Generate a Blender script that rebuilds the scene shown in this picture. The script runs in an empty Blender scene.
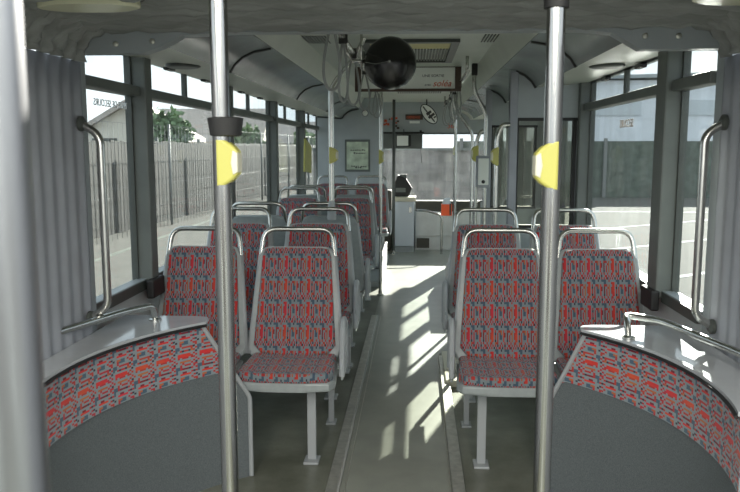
import bpy, bmesh, math, random
from mathutils import Vector, Matrix
random.seed(7)
S = bpy.context.scene
C = S.collection
PI = math.pi

# ------------------------------------------------------------------ camera
cam_d = bpy.data.cameras.new('camera')
cam = bpy.data.objects.new('camera', cam_d); C.objects.link(cam)
cam.location = (0, 0, 1.45)
cam.rotation_euler = (math.radians(90 - 7.444), 0, math.radians(3.48))
cam_d.sensor_width = 36; cam_d.lens = 36 * 750 / 740.0
cam_d.clip_start = 0.05; cam_d.clip_end = 500
cam_d.dof.use_dof = True; cam_d.dof.focus_distance = 4.2; cam_d.dof.aperture_fstop = 11
S.camera = cam

# ------------------------------------------------------------------ world, sun, exposure
w = bpy.data.worlds.new('sky'); S.world = w; w.use_nodes = True
nt = w.node_tree; nt.nodes.clear()
def wn(t): return nt.nodes.new(t)
out = wn('ShaderNodeOutputWorld'); bg = wn('ShaderNodeBackground'); tc = wn('ShaderNodeTexCoord')
sep = wn('ShaderNodeSeparateXYZ'); ramp = wn('ShaderNodeValToRGB'); noi = wn('ShaderNodeTexNoise'); mx = wn('ShaderNodeMix'); r2 = wn('ShaderNodeValToRGB')
mx.data_type = 'RGBA'
nt.links.new(tc.outputs['Generated'], sep.inputs[0]); nt.links.new(sep.outputs['Z'], ramp.inputs[0])
ramp.color_ramp.elements[0].position = 0.0; ramp.color_ramp.elements[0].color = (0.66, 0.74, 0.80, 1)
ramp.color_ramp.elements[1].position = 0.6; ramp.color_ramp.elements[1].color = (0.50, 0.62, 0.76, 1)
mp = wn('ShaderNodeMapping'); mp.inputs['Scale'].default_value = (1, 1, 2.6)
nt.links.new(tc.outputs['Generated'], mp.inputs[0]); nt.links.new(mp.outputs[0], noi.inputs['Vector'])
noi.inputs['Scale'].default_value = 3.2; noi.inputs['Detail'].default_value = 6
nt.links.new(noi.outputs['Fac'], r2.inputs[0])
r2.color_ramp.elements[0].position = 0.42; r2.color_ramp.elements[1].position = 0.66
nt.links.new(r2.outputs[0], mx.inputs[0]); nt.links.new(ramp.outputs[0], mx.inputs[6]); mx.inputs[7].default_value = (0.93, 0.94, 0.94, 1)
nt.links.new(mx.outputs[2], bg.inputs[0]); bg.inputs[1].default_value = 0.92
nt.links.new(bg.outputs[0], out.inputs[0])

sd = bpy.data.lights.new('sun', 'SUN'); sun = bpy.data.objects.new('sun', sd); C.objects.link(sun)
sd.energy = 14.0; sd.angle = math.radians(0.6); sd.color = (1.0, 0.95, 0.86)
SUNV = Vector((-0.298, -0.954, -0.432)).normalized()
sun.rotation_euler = SUNV.to_track_quat('-Z', 'Y').to_euler()
sun.location = (12, 30, 14)

for lx in (-0.75, 0.55):      # two unseen fill lights added behind the camera to brighten the near seats
    ad = bpy.data.lights.new('rear_fill_lights', 'AREA'); ao = bpy.data.objects.new('rear_fill_lights', ad); C.objects.link(ao)
    ad.shape = 'RECTANGLE'; ad.size = 0.40; ad.size_y = 3.6; ad.energy = 50; ad.color = (1.0, 0.97, 0.90)
    ao.location = (lx, -1.0, 2.12); ao.rotation_euler = (0, 0, 0)

S.view_settings.view_transform = 'Standard'; S.view_settings.look = 'None'
S.view_settings.gamma = 1.0; S.view_settings.use_curve_mapping = False
S.view_settings.exposure = 1.12
S.cycles.max_bounces = 14; S.cycles.diffuse_bounces = 7; S.cycles.glossy_bounces = 5; S.cycles.transparent_max_bounces = 24

# ------------------------------------------------------------------ materials
M = {}
def srgb(r, g, b):
    f = lambda c: (c / 255 / 12.92) if c / 255 <= 0.04045 else ((c / 255 + 0.055) / 1.055) ** 2.4
    return (f(r), f(g), f(b), 1)
def mat(name, col, rough=0.5, metal=0.0, noise=0.0, nscale=40, bump=0.0, bscale=60, coat=0.0, spec=0.5, stretch=(1, 1, 1), aniso=0):
    m = bpy.data.materials.new(name); m.use_nodes = True
    n = m.node_tree.nodes; l = m.node_tree.links; p = n['Principled BSDF']
    if len(col) == 3: col = (*col, 1)
    p.inputs['Base Color'].default_value = col; p.inputs['Roughness'].default_value = rough; p.inputs['Metallic'].default_value = metal
    p.inputs['Coat Weight'].default_value = coat; p.inputs['Specular IOR Level'].default_value = spec
    if noise or bump:
        t = n.new('ShaderNodeTexCoord'); mpn = n.new('ShaderNodeMapping'); mpn.inputs['Scale'].default_value = stretch
        l.new(t.outputs['Object'], mpn.inputs[0])
    if noise:
        nz = n.new('ShaderNodeTexNoise'); nz.inputs['Scale'].default_value = nscale; nz.inputs['Detail'].default_value = 5
        l.new(mpn.outputs[0], nz.inputs['Vector'])
        cr = n.new('ShaderNodeValToRGB'); cr.color_ramp.elements[0].position = 0.3; cr.color_ramp.elements[1].position = 0.7
        cr.color_ramp.elements[0].color = (col[0] * (1 - noise), col[1] * (1 - noise), col[2] * (1 - noise), 1)
        cr.color_ramp.elements[1].color = (min(1, col[0] * (1 + noise)), min(1, col[1] * (1 + noise)), min(1, col[2] * (1 + noise)), 1)
        l.new(nz.outputs['Fac'], cr.inputs[0]); l.new(cr.outputs[0], p.inputs['Base Color'])
    if bump:
        nb = n.new('ShaderNodeTexNoise'); nb.inputs['Scale'].default_value = bscale; nb.inputs['Detail'].default_value = 4
        l.new(mpn.outputs[0], nb.inputs['Vector'])
        b = n.new('ShaderNodeBump'); b.inputs['Strength'].default_value = bump; b.inputs['Distance'].default_value = 0.02
        l.new(nb.outputs['Fac'], b.inputs['Height']); l.new(b.outputs[0], p.inputs['Normal'])
    M[name] = m; return m

mat('panel_grey', (0.33, 0.36, 0.37), 0.45, noise=0.06, nscale=6)
mat('wall_grey', (0.47, 0.50, 0.49), 0.5, noise=0.06, nscale=5)
mat('ceiling_grey', (0.50, 0.53, 0.47), 0.4, noise=0.05, nscale=4)
mat('cove_grey', (0.22, 0.25, 0.245), 0.25, noise=0.15, nscale=3)
mat('shell_grey', (0.30, 0.33, 0.33), 0.38, noise=0.08, nscale=30)
mat('leg_grey', (0.36, 0.38, 0.39), 0.4)
mat('frame_dark', (0.055, 0.062, 0.055), 0.4, noise=0.1, nscale=8)
mat('pillar_grey', (0.115, 0.128, 0.118), 0.45, noise=0.1, nscale=8)
mat('rubber', (0.012, 0.012, 0.012), 0.6)
mat('black_plastic', (0.01, 0.01, 0.009), 0.22)
mat('satin_steel', (0.30, 0.31, 0.325), 0.33, 1.0)
mat('chrome', (0.40, 0.40, 0.385), 0.16, 1.0, noise=0.04, nscale=12)
mat('steel', (0.54, 0.54, 0.51), 0.27, 1.0, noise=0.08, nscale=20)
mat('aluminium', (0.58, 0.57, 0.52), 0.38, 0.7, noise=0.15, nscale=30)
mat('yellow_plastic', (0.44, 0.42, 0.10), 0.35)
mat('cream_plastic', (0.58, 0.56, 0.44), 0.4)
mat('laminate', (0.46, 0.48, 0.50), 0.12, noise=0.04, nscale=10, coat=0.3)
mat('speckled_panel', (0.125, 0.142, 0.148), 0.5, noise=0.32, nscale=260, spec=0.4)
mat('bellows_fabric', (0.24, 0.25, 0.24), 0.75, noise=0.24, nscale=5, bump=1.0, bscale=5, stretch=(0.8, 5.0, 3.0))
mat('bellows_side', (0.30, 0.315, 0.345), 0.6, noise=0.1, nscale=6)
mat('ring_grey', (0.30, 0.33, 0.34), 0.45)
mat('strap_grey', (0.25, 0.26, 0.25), 0.5)
mat('sign_brown', (0.055, 0.028, 0.015), 0.4)
mat('sign_white', (0.80, 0.82, 0.78), 0.5)
mat('ink_grey', (0.04, 0.035, 0.06), 0.6)
mat('ink_red', (0.60, 0.08, 0.02), 0.5)
mat('hatch_dark', (0.10, 0.11, 0.09), 0.5)
mat('hatch_yellow', (0.50, 0.44, 0.16), 0.5)
mat('desk_white', (0.55, 0.60, 0.66), 0.4)
mat('dash_white', (0.62, 0.62, 0.60), 0.45, noise=0.1, nscale=6)
mat('dash_brown', (0.07, 0.065, 0.05), 0.6)
mat('orange_red', (0.85, 0.10, 0.02), 0.4)
mat('screw', (0.7, 0.7, 0.62), 0.3, 0.8)
mat('mirror_glass', (0.85, 0.85, 0.85), 0.03, 1.0)
mat('asphalt', (0.10, 0.097, 0.088), 0.95, spec=0.05, noise=0.12, nscale=3)
mat('road_white', (0.40, 0.40, 0.38), 0.9, spec=0.05)
mat('asphalt_pale', (0.55, 0.58, 0.60), 0.6)
mat('dark_seam', (0.02, 0.022, 0.02), 0.5)
mat('lamp_cream', (0.62, 0.62, 0.44), 0.25)
mat('wood_fence', (0.034, 0.032, 0.028), 0.9, noise=0.3, nscale=3, stretch=(6, 6, 0.6))
mat('roof_tile', (0.42, 0.37, 0.33), 0.9, noise=0.1, nscale=8)
mat('house_wall', (0.70, 0.65, 0.56), 0.9)
mat('depot_wall', (0.72, 0.74, 0.77), 0.8, noise=0.08, nscale=1)
mat('leaves', (0.15, 0.22, 0.11), 0.8, noise=0.4, nscale=6)
mat('hedge_green', (0.085, 0.105, 0.085), 0.9, noise=0.4, nscale=4)
mat('bark', (0.10, 0.08, 0.06), 0.9)
mat('wire', (0.16, 0.165, 0.16), 0.6)
mat('green_seam', (0.30, 0.38, 0.28), 0.5)

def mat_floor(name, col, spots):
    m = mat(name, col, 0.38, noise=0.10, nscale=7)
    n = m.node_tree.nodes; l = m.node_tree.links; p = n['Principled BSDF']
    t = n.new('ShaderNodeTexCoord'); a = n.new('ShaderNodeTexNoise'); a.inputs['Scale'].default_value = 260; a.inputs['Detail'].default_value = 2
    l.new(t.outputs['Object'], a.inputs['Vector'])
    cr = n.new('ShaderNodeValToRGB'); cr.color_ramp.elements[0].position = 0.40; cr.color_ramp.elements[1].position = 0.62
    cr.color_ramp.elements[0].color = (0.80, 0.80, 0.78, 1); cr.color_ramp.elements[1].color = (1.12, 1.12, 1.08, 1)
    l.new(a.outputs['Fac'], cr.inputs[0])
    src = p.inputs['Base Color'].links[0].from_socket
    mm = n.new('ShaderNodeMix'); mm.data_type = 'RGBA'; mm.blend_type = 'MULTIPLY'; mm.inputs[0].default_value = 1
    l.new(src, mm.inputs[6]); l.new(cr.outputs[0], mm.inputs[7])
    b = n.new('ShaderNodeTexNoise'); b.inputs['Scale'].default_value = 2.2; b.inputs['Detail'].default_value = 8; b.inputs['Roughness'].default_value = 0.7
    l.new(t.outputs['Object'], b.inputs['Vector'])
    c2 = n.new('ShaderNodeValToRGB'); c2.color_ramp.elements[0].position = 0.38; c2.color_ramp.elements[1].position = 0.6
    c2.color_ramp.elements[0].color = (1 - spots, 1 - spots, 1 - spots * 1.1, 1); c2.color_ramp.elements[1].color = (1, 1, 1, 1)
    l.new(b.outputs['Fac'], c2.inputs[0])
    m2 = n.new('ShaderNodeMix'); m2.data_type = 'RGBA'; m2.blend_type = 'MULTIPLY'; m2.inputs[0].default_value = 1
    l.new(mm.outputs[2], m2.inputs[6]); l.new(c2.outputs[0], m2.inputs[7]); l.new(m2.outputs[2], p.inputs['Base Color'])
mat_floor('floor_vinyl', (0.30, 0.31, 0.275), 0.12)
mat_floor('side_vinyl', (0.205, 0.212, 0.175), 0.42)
for fm in ('floor_vinyl', 'side_vinyl'):
    M[fm].node_tree.nodes['Principled BSDF'].inputs['Roughness'].default_value = 0.36
    M[fm].node_tree.nodes['Principled BSDF'].inputs['Coat Weight'].default_value = 0.25
    M[fm].node_tree.nodes['Principled BSDF'].inputs['Coat Roughness'].default_value = 0.3

def mat_glass(name, tint, haze, streak=12.0, ior=1.5):
    m = bpy.data.materials.new(name); m.use_nodes = True
    n = m.node_tree.nodes; l = m.node_tree.links; n.clear()
    o = n.new('ShaderNodeOutputMaterial'); tr = n.new('ShaderNodeBsdfTransparent'); gl = n.new('ShaderNodeBsdfGlossy'); df = n.new('ShaderNodeBsdfDiffuse')
    tr.inputs[0].default_value = (*tint, 1); gl.inputs['Roughness'].default_value = 0.02; df.inputs[0].default_value = (0.75, 0.77, 0.77, 1)
    lw = n.new('ShaderNodeLayerWeight'); lw.inputs[0].default_value = 0.5
    pw = n.new('ShaderNodeMath'); pw.operation = 'POWER'; pw.inputs[1].default_value = 5.0; l.new(lw.outputs['Facing'], pw.inputs[0])
    fr = n.new('ShaderNodeMath'); fr.operation = 'MULTIPLY_ADD'; fr.inputs[1].default_value = 0.40; fr.inputs[2].default_value = 0.015; l.new(pw.outputs[0], fr.inputs[0])
    m1 = n.new('ShaderNodeMixShader'); m2 = n.new('ShaderNodeMixShader')
    t = n.new('ShaderNodeTexCoord'); mpn = n.new('ShaderNodeMapping'); mpn.inputs['Scale'].default_value = (streak, streak, 0.8)
    nz = n.new('ShaderNodeTexNoise'); nz.inputs['Scale'].default_value = 1.0; nz.inputs['Detail'].default_value = 6
    cr = n.new('ShaderNodeMapRange'); cr.inputs[1].default_value = 0.35; cr.inputs[2].default_value = 0.72; cr.inputs[3].default_value = haze * 0.35; cr.inputs[4].default_value = haze * 1.6
    l.new(t.outputs['Object'], mpn.inputs[0]); l.new(mpn.outputs[0], nz.inputs['Vector']); l.new(nz.outputs['Fac'], cr.inputs[0])
    l.new(cr.outputs[0], m1.inputs[0]); l.new(tr.outputs[0], m1.inputs[1]); l.new(df.outputs[0], m1.inputs[2])
    l.new(fr.outputs[0], m2.inputs[0]); l.new(m1.outputs[0], m2.inputs[1]); l.new(gl.outputs[0], m2.inputs[2])
    l.new(m2.outputs[0], o.inputs[0]); M[name] = m
mat_glass('window_glass', (0.90, 0.94, 0.94), 0.07)
mat_glass('screen_glass', (0.84, 0.84, 0.80), 0.03)
mat_glass('dusty_glass', (0.90, 0.92, 0.92), 0.10)
mat_glass('door_glass', (0.80, 0.84, 0.82), 0.06)

# seat fabric: a woven tile drawn row by row with constant colour ramps
TILE = [
 "rgdgrgrrgdgrgrgrdgrg",
 "grgrgdgrgrgdggrrgrgr",
 "rggorrggrggrgrggrggr",
 "RRgdgrggggRggdgrgogg",
 "RRgrgrgbbgRggDgrgogr",
 "RRgrgrgbbgRDgDgrgogr",
 "RRgdgrgbogRDgDggrogr",
 "RRgrggrrogRggrrrgogg",
 "RRggbbgggggggbbggggr",
 "gggbbbggdggbbbbggrgg",
]
FC = {'g': (0.175, 0.210, 0.225), 'R': (0.46, 0.034, 0.028), 'r': (0.33, 0.030, 0.030), 'd': (0.035, 0.030, 0.045), 'D': (0.16, 0.018, 0.028),
      'b': (0.055, 0.090, 0.125), 'o': (0.34, 0.10, 0.04)}
def mat_fabric(name, tile=0.112, gain=1.0, swap=False, tile_u=None):
    m = bpy.data.materials.new(name); m.use_nodes = True
    n = m.node_tree.nodes; l = m.node_tree.links; p = n['Principled BSDF']
    p.inputs['Roughness'].default_value = 0.85; p.inputs['Specular IOR Level'].default_value = 0.25; p.inputs['Sheen Weight'].default_value = 0.15
    uv = n.new('ShaderNodeUVMap'); sp = n.new('ShaderNodeSeparateXYZ'); l.new(uv.outputs[0], sp.inputs[0])
    def math_(op, a, b=None):
        q = n.new('ShaderNodeMath'); q.operation = op
        for i, x in enumerate((a, b)):
            if x is None: continue
            if isinstance(x, (int, float)): q.inputs[i].default_value = x
            else: l.new(x, q.inputs[i])
        return q.outputs[0]
    u, v = (sp.outputs[1], sp.outputs[0]) if swap else (sp.outputs[0], sp.outputs[1])
    us = math_('DIVIDE', u, tile_u or tile); vs = math_('DIVIDE', v, tile)
    fu = math_('FRACT', us); fv = math_('FRACT', vs)
    prev = None
    R_ = len(TILE)
    for i, row in enumerate(TILE):
        cr = n.new('ShaderNodeValToRGB'); cr.color_ramp.interpolation = 'CONSTANT'
        e = cr.color_ramp.elements
        runs = []
        for j, ch in enumerate(row):
            if not runs or runs[-1][1] != ch: runs.append((j, ch))
        while len(e) > 1: e.remove(e[-1])
        e[0].position = 0
        for k, (j, ch) in enumerate(runs):
            if k: el = e.new(j / len(row))
            else: el = e[0]
            c = FC[ch]; el.color = (c[0] * gain, c[1] * gain, c[2] * gain, 1)
        l.new(fu, cr.inputs[0])
        if prev is None: prev = cr.outputs[0]
        else:
            gt = math_('GREATER_THAN', fv, i / R_)
            mm = n.new('ShaderNodeMix'); mm.data_type = 'RGBA'; l.new(gt, mm.inputs[0]); l.new(prev, mm.inputs[6]); l.new(cr.outputs[0], mm.inputs[7])
            prev = mm.outputs[2]
    # slow drift of the dye and fine weave
    nz = n.new('ShaderNodeTexNoise'); nz.inputs['Scale'].default_value = 9; l.new(uv.outputs[0], nz.inputs['Vector'])
    hs = n.new('ShaderNodeHueSaturation'); mr = n.new('ShaderNodeMapRange'); mr.inputs[1].default_value = 0.3; mr.inputs[2].default_value = 0.7; mr.inputs[3].default_value = 0.49; mr.inputs[4].default_value = 0.512
    l.new(nz.outputs['Fac'], mr.inputs[0]); l.new(mr.outputs[0], hs.inputs['Hue']); l.new(prev, hs.inputs['Color'])
    wv = n.new('ShaderNodeTexNoise'); wv.inputs['Scale'].default_value = 350; l.new(uv.outputs[0], wv.inputs['Vector'])
    m3 = n.new('ShaderNodeMapRange'); m3.inputs[3].default_value = 0.75; m3.inputs[4].default_value = 1.2; l.new(wv.outputs['Fac'], m3.inputs[0]); l.new(m3.outputs[0], hs.inputs['Value'])
    l.new(hs.outputs[0], p.inputs['Base Color'])
    M[name] = m
mat_fabric('seat_fabric', 0.112, 1.0)
mat_fabric('strip_fabric', 0.105, 1.38, swap=True, tile_u=0.15)

def mat_stone():
    m = bpy.data.materials.new('stone_blocks'); m.use_nodes = True
    n = m.node_tree.nodes; l = m.node_tree.links; p = n['Principled BSDF']; p.inputs['Roughness'].default_value = 0.9
    t = n.new('ShaderNodeTexCoord'); mpn = n.new('ShaderNodeMapping'); mpn.inputs['Rotation'].default_value = (PI / 2, 0, 0)
    l.new(t.outputs['Object'], mpn.inputs[0])
    br = n.new('ShaderNodeTexBrick'); br.inputs['Scale'].default_value = 1.0; br.inputs['Brick Width'].default_value = 0.42; br.inputs['Row Height'].default_value = 0.24; br.inputs['Mortar Size'].default_value = 0.02
    br.inputs['Color1'].default_value = (0.27, 0.25, 0.23, 1); br.inputs['Color2'].default_value = (0.15, 0.14, 0.13, 1); br.inputs['Mortar'].default_value = (0.19, 0.18, 0.165, 1)
    l.new(mpn.outputs[0], br.inputs['Vector'])
    nz = n.new('ShaderNodeTexNoise'); nz.inputs['Scale'].default_value = 4; nz.inputs['Detail'].default_value = 6; l.new(t.outputs['Object'], nz.inputs['Vector'])
    mm = n.new('ShaderNodeMix'); mm.data_type = 'RGBA'; mm.blend_type = 'OVERLAY'; mm.inputs[0].default_value = 0.7
    l.new(br.outputs[0], mm.inputs[6]); l.new(nz.outputs['Fac'], mm.inputs[7]); l.new(mm.outputs[2], p.inputs['Base Color'])
    M['stone_blocks'] = m
mat_stone()

# ------------------------------------------------------------------ mesh helpers
class MB:
    def __init__(s): s.bm = bmesh.new(); s.uv = None
    def box(s, x0, x1, y0, y1, z0, z1, bev=0):
        r = bmesh.ops.create_cube(s.bm, size=1)
        vs = r['verts']
        for v in vs:
            v.co = Vector(((x0 + x1) / 2 + v.co.x * (x1 - x0), (y0 + y1) / 2 + v.co.y * (y1 - y0), (z0 + z1) / 2 + v.co.z * (z1 - z0)))
        if bev:
            es = list({e for v in vs for e in v.link_edges})
            bmesh.ops.bevel(s.bm, geom=es, offset=bev, segments=2, affect='EDGES', profile=0.5)
        return s
    def tube(s, pts, r, fillet=0, seg=10, cap=True, r2=None):
        P = path(pts, fillet)
        n = len(P); rings = []
        t0 = (P[1] - P[0]).normalized()
        up = Vector((0, 0, 1)) if abs(t0.z) < 0.9 else Vector((1, 0, 0))
        nrm = (up - t0 * up.dot(t0)).normalized()
        for i in range(n):
            if i == 0: t = t0
            elif i == n - 1: t = (P[i] - P[i - 1]).normalized()
            else: t = ((P[i] - P[i - 1]).normalized() + (P[i + 1] - P[i]).normalized()).normalized()
            nrm = (nrm - t * nrm.dot(t)).normalized(); b = t.cross(nrm)
            rr = r if r2 is None else r + (r2 - r) * i / (n - 1)
            rings.append([s.bm.verts.new(P[i] + (nrm * math.cos(a) + b * math.sin(a)) * rr) for a in [2 * PI * k / seg for k in range(seg)]])
        for i in range(n - 1):
            for k in range(seg):
                f = s.bm.faces.new((rings[i][k], rings[i][(k + 1) % seg], rings[i + 1][(k + 1) % seg], rings[i + 1][k])); f.smooth = True
        if cap: s.bm.faces.new(rings[0][::-1]); s.bm.faces.new(rings[-1])
        return s
    def loop(s, pts, r, seg=8):
        P = [Vector(p) for p in pts]; n = len(P); rings = []
        nrm = None
        for i in range(n):
            t = (P[(i + 1) % n] - P[i - 1]).normalized()
            if nrm is None:
                up = Vector((0, 1, 0)); nrm = (up - t * up.dot(t)).normalized()
            nrm = (nrm - t * nrm.dot(t)).normalized(); b = t.cross(nrm)
            rings.append([s.bm.verts.new(P[i] + (nrm * math.cos(a) + b * math.sin(a)) * r) for a in [2 * PI * k / seg for k in range(seg)]])
        for i in range(n):
            for k in range(seg):
                f = s.bm.faces.new((rings[i][k], rings[i][(k + 1) % seg], rings[(i + 1) % n][(k + 1) % seg], rings[(i + 1) % n][k])); f.smooth = True
        return s
    def prism(s, poly, vec, bev=0, seg=2, smooth=False):
        """extrude the polygon (list of 3-D points) along vec"""
        vec = Vector(vec); a = [s.bm.verts.new(Vector(p)) for p in poly]; b = [s.bm.verts.new(Vector(p) + vec) for p in poly]
        n = len(a); fs = [s.bm.faces.new(a[::-1]), s.bm.faces.new(b)]
        for i in range(n):
            f = s.bm.faces.new((a[i], a[(i + 1) % n], b[(i + 1) % n], b[i])); f.smooth = smooth
        if bev:
            es = list(set(fs[0].edges) | set(fs[1].edges))
            r = bmesh.ops.bevel(s.bm, geom=es, offset=bev, segments=seg, affect='EDGES', profile=0.5)
            for f in r['faces']: f.smooth = True
        return s
    def grid(s, rows, close=False, smooth=True):
        V = [[s.bm.verts.new(Vector(p)) for p in r] for r in rows]
        for i in range(len(V) - 1):
            for j in range(len(V[0]) - 1):
                f = s.bm.faces.new((V[i][j], V[i][j + 1], V[i + 1][j + 1], V[i + 1][j])); f.smooth = smooth
        return V
    def lathe(s, prof, centre, axis='Z', seg=24):
        c = Vector(centre); rings = []
        for (r, h) in prof:
            ring = []
            for k in range(seg):
                a = 2 * PI * k / seg
                if axis == 'Z': d = Vector((r * math.cos(a), r * math.sin(a), h))
                elif axis == 'Y': d = Vector((r * math.cos(a), h, r * math.sin(a)))
                else: d = Vector((h, r * math.cos(a), r * math.sin(a)))
                ring.append(s.bm.verts.new(c + d))
            rings.append(ring)
        for i in range(len(rings) - 1):
            for k in range(seg):
                f = s.bm.faces.new((rings[i][k], rings[i][(k + 1) % seg], rings[i + 1][(k + 1) % seg], rings[i + 1][k])); f.smooth = True
        s.bm.faces.new(rings[0][::-1]); s.bm.faces.new(rings[-1])
        return s
    def uvs(s, fn):
        l = s.bm.loops.layers.uv.new('UVMap')
        for f in s.bm.faces:
            for lp in f.loops: lp[l].uv = fn(lp.vert.co)
        return s
    def build(s, name, m, parent=None, fix=True):
        if fix: bmesh.ops.recalc_face_normals(s.bm, faces=s.bm.faces[:])
        for e in s.bm.edges:
            if len(e.link_faces) == 2 and e.calc_face_angle(0) > 0.75: e.smooth = False
        me = bpy.data.meshes.new(name); s.bm.to_mesh(me); s.bm.free()
        me.materials.append(M[m] if isinstance(m, str) else m)
        o = bpy.data.objects.new(name, me); C.objects.link(o)
        if parent is not None: o.parent = parent
        return o

def path(pts, fillet):
    P = [Vector(p) for p in pts]
    if not fillet: return P
    o = [P[0]]
    for i in range(1, len(P) - 1):
        a, b, c = P[i - 1], P[i], P[i + 1]
        f = min(fillet, (a - b).length * 0.49, (c - b).length * 0.49)
        p0 = b + (a - b).normalized() * f; p2 = b + (c - b).normalized() * f
        for k in range(7):
            t = k / 6; o.append(p0 * (1 - t) ** 2 + b * 2 * t * (1 - t) + p2 * t * t)
    o.append(P[-1]); return o

def rrect(w0, w1, h, r, n=5):
    """outline in (u,v): width w0 at v=0, w1 at v=h, rounded corners"""
    cs = [(-w0 / 2, 0), (w0 / 2, 0), (w1 / 2, h), (-w1 / 2, h)]
    o = []
    for i in range(4):
        a, b, c = Vector(cs[i - 1]), Vector(cs[i]), Vector(cs[(i + 1) % 4])
        p0 = b + (a - b).normalized() * r; p2 = b + (c - b).normalized() * r
        for k in range(n + 1):
            t = k / n; q = p0 * (1 - t) ** 2 + b * 2 * t * (1 - t) + p2 * t * t; o.append((q.x, q.y))
    return o

def empty(name, loc=(0, 0, 0), rz=0):
    o = bpy.data.objects.new(name, None); C.objects.link(o); o.location = loc; o.rotation_euler = (0, 0, rz); o.empty_display_size = 0.05; return o
def tag(o, label=None, cat=None, group=None, kind=None):
    if label: o['label'] = label
    if cat: o['category'] = cat
    if group: o['group'] = group
    if kind: o['kind'] = kind
    return o
def struct(o, label=None):
    o['kind'] = 'structure'
    if label: o['label'] = label
    return o
def kids(o): return [c for c in C.objects if c.parent == o]
def copy_tree(o, parent=None):
    c = o.copy(); C.objects.link(c); c.parent = parent
    for ch in kids(o): copy_tree(ch, c)
    return c
def text(name, body, size, loc, m, parent=None, rot=(PI / 2, 0, 0), shear=0.0, sx=1.0, bold=0.0, align='LEFT'):
    cu = bpy.data.curves.new(name, 'FONT'); cu.body = body; cu.size = size; cu.extrude = 0.0012; cu.shear = shear; cu.offset = bold; cu.align_x = align
    t = bpy.data.objects.new(name, cu); C.objects.link(t)
    bpy.context.view_layer.update()
    me = bpy.data.meshes.new_from_object(t.evaluated_get(bpy.context.evaluated_depsgraph_get()))
    bpy.data.objects.remove(t); me.materials.clear(); me.materials.append(M[m])
    o = bpy.data.objects.new(name, me); C.objects.link(o); o.location = loc; o.rotation_euler = rot; o.scale = (sx, 1, 1)
    if parent is not None: o.parent = parent
    return o

XL, XR, XC = -1.30, 1.10, -0.10     # inner wall faces, centre line of the body
YF = 10.9                            # front wall

# ------------------------------------------------------------------ setting: floor, walls, ceiling
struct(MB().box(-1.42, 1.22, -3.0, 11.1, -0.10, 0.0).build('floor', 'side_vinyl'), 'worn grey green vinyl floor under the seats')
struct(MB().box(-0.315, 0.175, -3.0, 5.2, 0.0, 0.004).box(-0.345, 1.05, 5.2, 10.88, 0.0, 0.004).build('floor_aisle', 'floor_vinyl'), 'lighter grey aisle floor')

def wall_side(name, x0, x1, spans, tops):
    b = MB()
    for (y0, y1, z1) in spans: b.box(x0, x1, y0, y1, 0.0, z1)
    for (y0, y1, z0) in tops: b.box(x0, x1, y0, y1, z0, 2.2)
    return struct(b.build(name, 'wall_grey'))
wall_side('wall_left', -1.36, XL, [(2.86, 10.9, 0.82)], [(2.86, 10.9, 1.885)])
wall_side('wall_right', XR, 1.16, [(2.86, 5.14, 0.82), (6.56, 9.3, 0.82), (5.05, 5.14, 2.2), (6.56, 6.66, 2.2), (9.2, 9.3, 2.2)], [(2.86, 5.14, 1.865), (5.14, 10.9, 1.885)])

# rear half of the bus behind the camera: low side walls and roof
for nm, a, c in (('wall_left_rear', -1.36, XL), ('wall_right_rear', XR, 1.16)):
    struct(MB().box(a, c, -3.0, 0.05, 0.0, 0.82).box(a, c, -3.0, 0.05, 1.88, 2.2).box(a, c, -3.0, -2.85, 0.8, 1.9).box(a, c, -1.30, -1.15, 0.8, 1.9).box(a, c, -0.05, 0.05, 0.8, 1.9).build(nm, 'wall_grey'))
struct(MB().box(-1.36, 1.16, -3.0, 1.36, 2.15, 2.2).build('ceiling_rear', 'ceiling_grey'))
# side windows
def side_window(num, side, y0, y1, z0=0.83, z1=1.88, mull=True, label=None):
    xg = -1.325 if side < 0 else 1.125            # glass plane
    e = struct(empty('window_%d' % num, (0, 0, 0)), label)
    xi = xg - side * 0.055                        # inner face of frame
    xa, xb = sorted((xg + side * 0.01, xi))
    MB().box(xg - 0.004, xg + 0.004, y0, y1, z0, z1).build('glass', 'window_glass', e)
    f = MB()
    f.box(xa, xb, y0, y1, z0 - 0.045, z0 + 0.0).box(xa, xb, y0, y1, z1, z1 + 0.02)
    f.box(xg - 0.015, xg + 0.015, y0, y0 + 0.014, z0, z1).box(xg - 0.015, xg + 0.015, y1 - 0.014, y1, z0, z1)
    f.build('window_frame', 'frame_dark', e)
    MB().box(xa, xb - 0.0, y0, y1, 1.686, 1.732, 0.006).build('transom_bar', 'pillar_grey', e)
    if mull:
        ym = (y0 + y1) / 2
        MB().box(xg - 0.012, xg + 0.012, ym - 0.018, ym + 0.018, 1.732, z1).build('mullion', 'frame_dark', e)
        for q in (ym - 0.34, ym + 0.34):
            a, c = sorted((xg - side * 0.012, xg - side * 0.045))
            MB().box(a, c, q - 0.055, q + 0.055, z1 - 0.028, z1 - 0.004, 0.005).build('latch', 'black_plastic', e)
    # pale sill
    a, c = sorted((xg - side * 0.004, xg - side * 0.05))
    MB().box(a, c, y0, y1, z0, z0 + 0.004).build('sill', 'ring_grey', e)
    return e
def pillar(side, y0, y1, name):
    xa, xb = (-1.345, -1.245) if side < 0 else (1.045, 1.145)
    return struct(MB().box(xa, xb, y0, y1, 0.80, 1.885, 0.008).build(name, 'pillar_grey'), None)
LP = [3.54, 5.14, 6.81, 8.50, 10.16]
k = 1
prev = 2.87
for i, y2 in enumerate(LP):
    side_window(k, -1, prev, y2 - 0.09, mull=(i > 0)); k += 1
    pillar(-1, y2 - 0.09, y2, 'trim_%d' % (i + 1))
    # black corner block where pillar meets sill
    prev = y2
side_window(k, -1, 10.16, 10.88, mull=False); k += 1
side_window(k, 1, 2.87, 3.28, mull=False, z1=1.865); k += 1
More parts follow.
